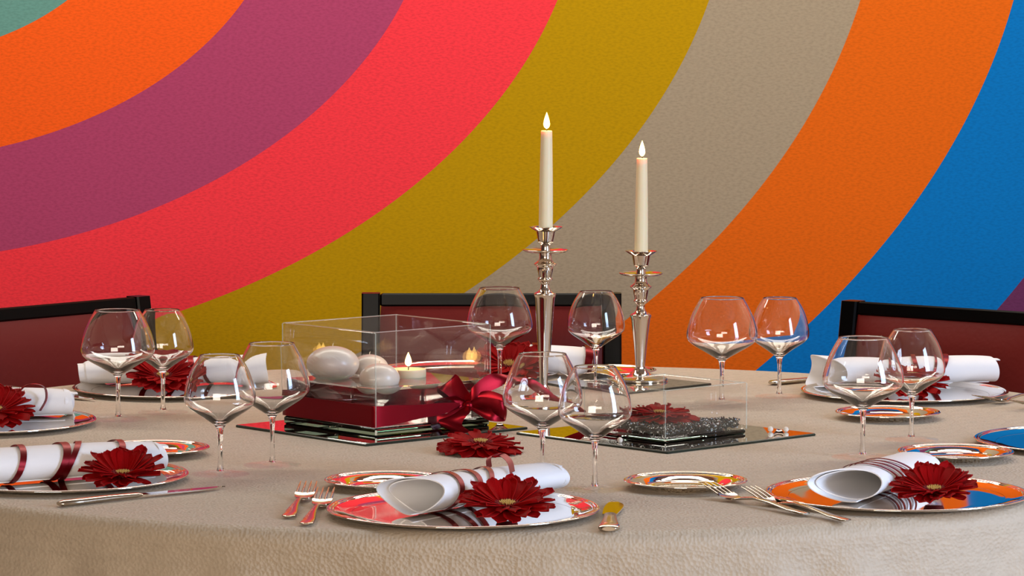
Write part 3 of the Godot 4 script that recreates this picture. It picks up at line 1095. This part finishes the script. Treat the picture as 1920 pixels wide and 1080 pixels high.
func make_candlestick(label: String, at: Vector3, column: float, tilt: float) -> float:
	# returns the height of the socket floor; column = length of the tapered shaft
	var t := thing("candlestick", label, "candlestick", at, 0.0, "silver candlesticks")
	t.rotation.z = tilt
	var y0 := 0.020
	part("base", lathe([v2([0.0, 0.0, 0.044, 0.0]), spline([0.044, 0.0, 0.046, 0.002, 0.045, 0.0045], 3), spline([0.045, 0.0045, 0.036, 0.006, 0.028, 0.0065, 0.019, 0.010, 0.0125, 0.0155, 0.0095, y0], 5), v2([0.0095, y0, 0.0, y0])], 48), M.old_silver, t)
	var s := y0 + column
	# fluted taper: eight shallow facets
	var st := begin()
	var rings := []
	for e in [[0.0, 0.0078], [0.004, 0.0074], [column * 0.5, 0.0108], [column - 0.006, 0.0150], [column, 0.0172]]:
		var ring := PackedVector3Array()
		for j in 32:
			var a := TAU * j / 32.0
			var r: float = e[1] * (1.0 + 0.035 * cos(a * 8.0))
			ring.append(Vector3(r * sin(a), y0 + e[0], r * cos(a)))
		rings.append(ring)
	var flat := []
	for ring in rings:
		var q: PackedVector3Array = ring
		q.reverse()
		flat.append(q)
	add_loft(st, flat)
	part("shaft", done(st), M.old_silver, t)
	part("knop", lathe([v2([0.0, s, 0.0172, s]), spline([0.0172, s, 0.0165, s + 0.002, 0.010, s + 0.006, 0.0068, s + 0.012, 0.0068, s + 0.018, 0.0105, s + 0.022], 4), spline([0.0105, s + 0.022, 0.0118, s + 0.0245, 0.0098, s + 0.027], 3), spline([0.0098, s + 0.027, 0.0122, s + 0.038, 0.0125, s + 0.043], 3), spline([0.0125, s + 0.043, 0.0175, s + 0.047, 0.0172, s + 0.049, 0.0125, s + 0.0525, 0.0095, s + 0.058, 0.0098, s + 0.066], 4), v2([0.0098, s + 0.066, 0.0, s + 0.066])], 40), M.old_silver, t)
	part("drip_pan", lathe([v2([0.0, s + 0.066, 0.010, s + 0.066]), spline([0.010, s + 0.066, 0.028, s + 0.0665, 0.0355, s + 0.0692], 3), spline([0.0355, s + 0.0692, 0.0362, s + 0.0705, 0.0350, s + 0.0712], 3), spline([0.0350, s + 0.0712, 0.027, s + 0.0686, 0.010, s + 0.068], 3), v2([0.010, s + 0.068, 0.0, s + 0.068])], 48), M.old_silver, t)
	var c := s + 0.068
	part("socket", lathe([v2([0.0, c, 0.008, c]), spline([0.008, c, 0.0072, c + 0.006, 0.0078, c + 0.012, 0.0115, c + 0.0145], 4), spline([0.0115, c + 0.0145, 0.0120, c + 0.0155, 0.0148, c + 0.030, 0.0152, c + 0.032], 3), spline([0.0152, c + 0.032, 0.020, c + 0.0345, 0.0262, c + 0.0385], 4), spline([0.0262, c + 0.0385, 0.0262, c + 0.0393, 0.020, c + 0.0362, 0.0118, c + 0.034], 3), v2([0.0118, c + 0.034, 0.0115, c + 0.018, 0.0, c + 0.018])], 48), M.old_silver, t)
	return c + 0.018


func make_taper(label: String, at: Vector3, length: float, tilt: float) -> void:
	var t := thing("taper_candle", label, "candle", at, 0.0, "cream taper candles")
	t.rotation.z = tilt
	part("wax", lathe([v2([0.0, 0.0, 0.0112, 0.0]), spline([0.0112, 0.0, 0.0105, length * 0.5, 0.0088, length - 0.001], 4), spline([0.0088, length - 0.001, 0.0080, length + 0.0002, 0.0066, length - 0.0012, 0.0, length - 0.0026], 3)], 32), M.wax, t)
	add_flame(t, length - 0.0026, 0.0265, 0.0050, 0.004)


func make_egg(label: String, at: Vector3, rx: float, ry: float) -> void:
	var t := thing("floating_candle", label, "candle", at, 0.0, "unlit pearl candles in the vase")
	var p := []
	for i in 17:
		var a := -PI * 0.5 + PI * i / 16.0
		p.append(Vector2(maxf(0.0, rx * cos(a)), ry + ry * sin(a) * (0.94 if a > 0 else 1.0)))
	part("wax", lathe([p], 48), M.pearl, t)
	var w := begin()
	add_bar(w, [Vector3(0, ry * 1.935, 0), Vector3(0.0004, ry * 1.935 + 0.003, 0), Vector3(0.0012, ry * 1.935 + 0.0045, 0)], [Vector2(0.0007, 0.0007), Vector2(0.0006, 0.0006), Vector2(0.0004, 0.0004)], Vector3(0, 0, 1), 6)
	part("wick", done(w), M.wax, t)


# ribbon along 3D points; at each point a width vector
func ribbon_mesh(pts: Array, widths: Array, thick := 0.0009, steps := 40, cross := 5, crimp := 0.0) -> ArrayMesh:
	var c := Curve3D.new()
	for i in pts.size():
		var d: Vector3 = (pts[mini(i + 1, pts.size() - 1)] - pts[maxi(i - 1, 0)]) / 6.0
		c.add_point(pts[i], -d, d)
	var rows := []
	var total := c.get_baked_length()
	var marks := []
	for p in pts:
		marks.append(c.get_closest_offset(p))
	marks[0] = 0.0
	marks[marks.size() - 1] = total
	for i in range(1, marks.size() - 1):
		marks[i] = clampf(marks[i], total * (i - 0.6) / (marks.size() - 1), total * (i + 0.6) / (marks.size() - 1))
	for i in steps + 1:
		var off := total * i / steps
		var p := c.sample_baked(off, true)
		var k := 0
		while k < marks.size() - 2 and off > marks[k + 1]:
			k += 1
		var f := clampf((off - marks[k]) / maxf(marks[k + 1] - marks[k], 1e-6), 0.0, 1.0)
		f = f * f * (3.0 - 2.0 * f)
		var w: Vector3 = widths[k].lerp(widths[k + 1], f)
		var q := c.sample_baked(minf(off + 0.001, total), true) - c.sample_baked(maxf(off - 0.001, 0.0), true)
		var nrm := q.cross(w).normalized()
		var row := PackedVector3Array()
		for j in cross:
			var v := 2.0 * j / (cross - 1) - 1.0
			row.append(p + w * v * 0.5 + nrm * crimp * (1.0 - v * v))
		rows.append(row)
	var st := begin()
	add_shell(st, rows, thick)
	return done(st)


func centrepieces() -> void:
	var y := TABLE_Y
	var turn := -deg_to_rad(45.0 - 2.0)
	# mirror tiles
	make_tray("mirror tile under the large square vase, mirroring red at its left corner", Vector3(-0.192, y, -4.905), 0.305, deg_to_rad(41.5))
	make_tray("mirror tile under the low glass dish, mirroring orange at its right corner", Vector3(0.222, y, -4.822), 0.306, deg_to_rad(43.0))
	make_tray("mirror tile under the shorter candlestick, behind the low glass dish", Vector3(0.187, y, -5.50), 0.20, deg_to_rad(44.0))
	vase()
	low_dish()
	# candlesticks and their candles
	var z_l := Vector3(0.050, y, -5.285)
	var s := make_candlestick("taller silver candlestick standing on the cloth, left of the pair", z_l, 0.147, -0.012)
	make_taper("tall cream taper candle burning in the taller candlestick", z_l + Vector3(s * 0.012, s, 0), 0.172, -0.008)
	var z_r := Vector3(0.212, y + 0.004, -5.535)
	s = make_candlestick("shorter silver candlestick standing on a mirror tile, right of the pair", z_r, 0.088, -0.006)
	make_taper("tall cream taper candle burning in the shorter candlestick", z_r + Vector3(s * 0.006, s, 0), 0.174, -0.006)
	make_gerbera("red gerbera lying on the cloth below the satin bow", Vector3(-0.044, y + 0.004, -4.622), 0.4, 0.05, 1.06, [-0.02, 0.12], 61, "")
	make_gerbera("red gerbera lying on black grit inside the low glass dish", Vector3(0.213, y + 0.0225, -4.818), 0.7, 0.03, 1.0, [0.0, 0.16], 67, "")
	# pearl beads
	var bead := thing("pearl_bead", "tiny pearl bead on the orange corner of the mirror tile, left of two", "bead", Vector3(0.374, y + 0.0039, -4.830), 0.0, "pearl beads on the mirror tile")
	var pm := SphereMesh.new()
	pm.radius = 0.004
	pm.height = 0.008
	part("pearl", pm, M.pearl, bead, Vector3(0, 0.004, 0))
	copy(bead, "tiny pearl bead on the orange corner of the mirror tile, right of two", Vector3(0.396, y + 0.0039, -4.826), 0.0, "pearl_bead")
	copy(bead, "tiny pearl bead near the front edge of the dish's mirror tile", Vector3(0.152, y + 0.0039, -4.70), 0.0, "pearl_bead")


# the ground edges of the panels, which catch the light: a rim on top and a fine upright at each corner
func polished_edges(v: Node3D, side: float, low: float, hgt: float, th: float) -> void:
	for k in 4:
		var b := Basis(Vector3.UP, PI * 0.5 * k)
		var st := begin()
		add_box(st, b * Vector3(0, hgt + 0.0006, side * 0.5 - th * 0.5), Vector3(side - th * 2 - 0.0002 if k % 2 else side, 0.001, th - 0.001), 0.0002, b)
		part("rim_edge", done(st), M.edge, v)
		var up := begin()
		add_box(up, b * Vector3(side * 0.5 + 0.0004, (low + hgt) * 0.5, side * 0.5 + 0.0004), Vector3(0.0016, hgt - low, 0.0016), 0.0004, b)
		part("corner_edge", done(up), M.edge, v)


func vase() -> void:
	var turn := deg_to_rad(41.5)
	var side := 0.216
	var hgt := 0.149
	var th := 0.005
	var v := thing("square_vase", "large square clear glass vase of water holding floating candles", "vase", VASE, turn)
	for k in 4:
		var b := Basis(Vector3.UP, PI * 0.5 * k)
		var st := begin()
		add_box(st, b * Vector3(0, 0.0122 + (hgt - 0.0122) * 0.5, side * 0.5 - th * 0.5), Vector3(side - th * 2 - 0.0002 if k % 2 else side, hgt - 0.0122, th), 0.0007, b)
		part("side_panel", done(st), M.pane, v)
	polished_edges(v, side, 0.0125, hgt, th)
	part("base", box(Vector3(side, 0.012, side), 0.002, Vector3(0, 0.006, 0)), M.base_glass, v)
	# water and what floats in it
	var inside := side - th * 2 - 0.0006
	var top := 0.068
	var wt := thing("water", "clear water filling the lower half of the square vase", "water", VASE + Vector3(0, 0.0124, 0), turn)
	part("water_body", box(Vector3(inside, top - 0.0124, inside), 0.0004, Vector3(0, (top - 0.0124) * 0.5, 0)), M.water, wt)
	var wy := VASE.y + top
	make_egg("largest pearl egg candle at the left of the vase", Vector3(-0.264, wy - 0.006, -4.925), 0.039, 0.0275)
	make_egg("small pearl egg candle nearest the vase's front corner", Vector3(-0.192, wy - 0.014, -4.845), 0.0295, 0.0225)
	make_egg("pearl egg candle behind the other two, mostly hidden", Vector3(-0.213, wy - 0.014, -5.000), 0.0285, 0.0215)
	var lit := thing("floating_candle", "lit cream disc candle floating in the right half of the vase", "candle", Vector3(-0.1535, wy - 0.014, -4.95))
	part("wax", lathe([v2([0.0, 0.0, 0.020, 0.0]), spline([0.020, 0.0, 0.0245, 0.003, 0.0262, 0.014, 0.0262, 0.024], 3), spline([0.0262, 0.024, 0.0255, 0.0252, 0.0235, 0.0246, 0.014, 0.0236, 0.0, 0.0234], 3)], 48), M.wax, lit)
	add_flame(lit, 0.0234, 0.021, 0.0050, 0.0006)
	# satin ribbon round the foot of the vase, knotted on the right-hand face
	var rb := thing("satin_ribbon", "broad dark red satin ribbon with bow tied round the square vase", "ribbon", VASE, turn)
	var g := side * 0.5 + 0.0012
	var y0 := 0.0285
	# in the vase's own frame the front corner is (-g, g); the right face is +z, the left face is -x
	var knot := Vector3(-g + 2 * g * 0.775, 0.0335, g + 0.006)
	var full := Vector3(0, 0.031, 0)
	var slim := Vector3(0, 0.009, 0)
	part("band", ribbon_mesh([knot + Vector3(-0.004, 0, -0.004), Vector3(-g * 0.1, 0.031, g + 0.001), Vector3(-g * 0.80, 0.0290, g), Vector3(-g * 0.985, 0.0285, g * 0.985)], [slim, Vector3(0, 0.019, 0), Vector3(0, 0.029, 0), full], 0.0008, 40), M.satin, rb)
	part("band", ribbon_mesh([Vector3(-g * 0.985, y0, g * 0.985), Vector3(-g, y0, g * 0.93), Vector3(-g, y0, 0), Vector3(-g, y0, -g * 0.93), Vector3(-g * 0.985, y0, -g * 0.985)], [full, full, full, full, full], 0.0008, 40), M.satin, rb)
	part("band", ribbon_mesh([Vector3(-g * 0.985, y0, -g * 0.985), Vector3(-g * 0.93, y0, -g), Vector3(0, y0, -g), Vector3(g * 0.93, y0, -g), Vector3(g * 0.985, y0, -g * 0.985)], [full, full, full, full, full], 0.0008, 40), M.satin, rb)
	part("band", ribbon_mesh([Vector3(g * 0.985, y0, -g * 0.985), Vector3(g, y0, -g * 0.93), Vector3(g, y0, 0), Vector3(g, y0, g * 0.93), Vector3(g * 0.985, y0, g * 0.985), Vector3(g * 0.85, y0, g + 0.001), knot + Vector3(0.003, 0, -0.004)], [full, full, full, full, full, Vector3(0, 0.02, 0), slim], 0.0008, 60), M.satin, rb)
	# bow, described in camera-like axes at the knot: r to the right, f towards the viewer
	var to_own := Basis(Vector3.UP, -turn)
	var r := to_own * Vector3(1, 0, 0)
	var f := to_own * Vector3(0, 0, 1)
	var u := Vector3.UP
	part("knot", loft_blob(knot + f * 0.002, r * 0.008, u * 0.0075, f * 0.007), M.satin, rb)
	# upper left loop, puffed
	part("loop", ribbon_mesh([knot, knot - r * 0.010 + u * 0.014 + f * 0.010, knot - r * 0.030 + u * 0.036 + f * 0.014, knot - r * 0.036 + u * 0.030 - f * 0.000, knot - r * 0.024 + u * 0.012 - f * 0.004, knot - f * 0.002], [r * 0.008 + u * 0.006, r * 0.022 + u * 0.012, r * 0.028 + u * 0.020, r * 0.028 + u * 0.018, r * 0.016 + u * 0.012, r * 0.006 + u * 0.006], 0.0009, 48, 7, 0.003), M.satin, rb)
	# left loop lying low
	part("loop", ribbon_mesh([knot, knot - r * 0.020 + u * 0.006 + f * 0.012, knot - r * 0.050 - u * 0.006 + f * 0.020, knot - r * 0.058 - u * 0.020 + f * 0.018, knot - r * 0.030 - u * 0.018 + f * 0.020, knot + f * 0.004], [u * 0.008, u * 0.018 + f * 0.006, u * 0.026 + f * 0.008, u * 0.026 + f * 0.01, u * 0.018, u * 0.007], 0.0009, 48, 7, 0.003), M.satin, rb)
	# right loop
	part("loop", ribbon_mesh([knot, knot + r * 0.018 + u * 0.004 + f * 0.008, knot + r * 0.045 - u * 0.003 + f * 0.014, knot + r * 0.053 - u * 0.010 + f * 0.006, knot + r * 0.032 - u * 0.012 + f * 0.014, knot + f * 0.004], [u * 0.008, u * 0.018 + f * 0.006, u * 0.024 + f * 0.010, u * 0.026 + f * 0.012, u * 0.018, u * 0.007], 0.0009, 48, 7, 0.003), M.satin, rb)
	# rear right loop, standing
	part("loop", ribbon_mesh([knot, knot + r * 0.014 + u * 0.012 - f * 0.0, knot + r * 0.034 + u * 0.010 + f * 0.002, knot + r * 0.052 + u * 0.004 + f * 0.004, knot + r * 0.030 - u * 0.004 + f * 0.006, knot], [u * 0.006, u * 0.014 + r * 0.006, u * 0.022, u * 0.018, u * 0.016, u * 0.006], 0.0009, 40, 7, 0.002), M.satin, rb)
	# tails: one hangs to the cloth at the lower left, one sweeps up and away to the right
	part("tail", ribbon_mesh([knot + f * 0.004, knot - r * 0.010 - u * 0.010 + f * 0.020, knot - r * 0.026 - u * 0.022 + f * 0.026, knot - r * 0.012 - u * 0.0325 + f * 0.036, knot + r * 0.004 - u * 0.0355 + f * 0.045], [r * 0.008, r * 0.022 + f * 0.006, r * 0.034 - u * 0.004, r * 0.030 + f * 0.016, r * 0.012 + f * 0.024], 0.0009, 40, 7, 0.002), M.satin, rb)
	part("tail", ribbon_mesh([knot, knot + r * 0.010 + u * 0.018 + f * 0.002, knot + r * 0.036 + u * 0.034 - f * 0.012, knot + r * 0.066 + u * 0.036 - f * 0.03, knot + r * 0.098 + u * 0.022 - f * 0.05, knot + r * 0.130 + u * 0.0 - f * 0.06, knot + r * 0.170 - u * 0.018 - f * 0.06], [u * 0.008, u * 0.020 - r * 0.006, u * 0.020 - r * 0.012, u * 0.005 - f * 0.016, u * 0.014 + r * 0.004, u * 0.014 + r * 0.004, u * 0.010 + f * 0.010], 0.0009, 60, 7, 0.001), M.satin, rb)


func loft_blob(c: Vector3, x: Vector3, yv: Vector3, z: Vector3) -> ArrayMesh:
	var st := begin()
	var rings := []
	for i in 9:
		var a := -PI * 0.5 + PI * (i + 0.5) / 9.0
		rings.append(ring_axes(c + yv * sin(a), z * cos(a), x * cos(a), 16))
	add_loft(st, rings)
	return done(st)


func low_dish() -> void:
	var at := Vector3(0.220, TABLE_Y + 0.004, -4.817)
	var turn := deg_to_rad(43.0)
	var side := 0.166
	var hgt := 0.073
	var th := 0.005
	var v := thing("square_dish", "low square clear glass dish with black grit and a red flower", "dish", at, turn)
	for k in 4:
		var b := Basis(Vector3.UP, PI * 0.5 * k)
		var st := begin()
		add_box(st, b * Vector3(0, 0.0062 + (hgt - 0.0062) * 0.5, side * 0.5 - th * 0.5), Vector3(side - th * 2 - 0.0002 if k % 2 else side, hgt - 0.0062, th), 0.0007, b)
		part("side_panel", done(st), M.pane, v)
	polished_edges(v, side, 0.0065, hgt, th)
	part("base", box(Vector3(side, 0.006, side), 0.0015, Vector3(0, 0.003, 0)), M.base_glass, v)
	# black grit: a bed of small angular grains, some coloured pale for sparkle
	var grain := begin()
	var pts := [Vector3(1, 0.1, 0), Vector3(-0.8, -0.2, 0.3), Vector3(0.1, 0.9, 0.2), Vector3(-0.1, -0.8, -0.2), Vector3(0.2, 0, 1), Vector3(0, 0.2, -0.9)]
	for q in [[0, 2, 4], [4, 2, 1], [1, 2, 5], [5, 2, 0], [0, 4, 3], [4, 1, 3], [1, 5, 3], [5, 0, 3]]:
		grain.set_smooth_group(-1)
		tri(grain, pts[q[0]] * 0.0019, pts[q[2]] * 0.0019, pts[q[1]] * 0.0019)
	var mm := MultiMesh.new()
	mm.transform_format = MultiMesh.TRANSFORM_3D
	mm.use_colors = true
	mm.mesh = done(grain)
	var n := 14000
	mm.instance_count = n
	var half := side * 0.5 - th - 0.0016
	var r := RandomNumberGenerator.new()
	r.seed = 77
	for i in n:
		var p := Vector3(r.randf_range(-half, half), 0.0, r.randf_range(-half, half))
		p.y = 0.0082 + r.randf() * (0.0105 + 0.003 * sin(p.x * 60.0) * cos(p.z * 47.0))
		mm.set_instance_transform(i, Transform3D(Basis.from_euler(Vector3(r.randf() * TAU, r.randf() * TAU, r.randf() * TAU)).scaled(Vector3.ONE * r.randf_range(0.6, 1.2)), p))
		mm.set_instance_color(i, Color(0.55, 0.58, 0.55) if r.randf() < 0.10 else Color(0.006, 0.011, 0.009) * r.randf_range(0.6, 2.2))
	var o := MultiMeshInstance3D.new()
	o.name = "black_grit"
	o.multimesh = mm
	o.material_override = M.sand
	o.position = at
	o.rotation.y = turn
	add_child(o)
	tag(o, "black grit with scattered pale sparkle grains covering the bottom of the low glass dish", "grit", "", "stuff")
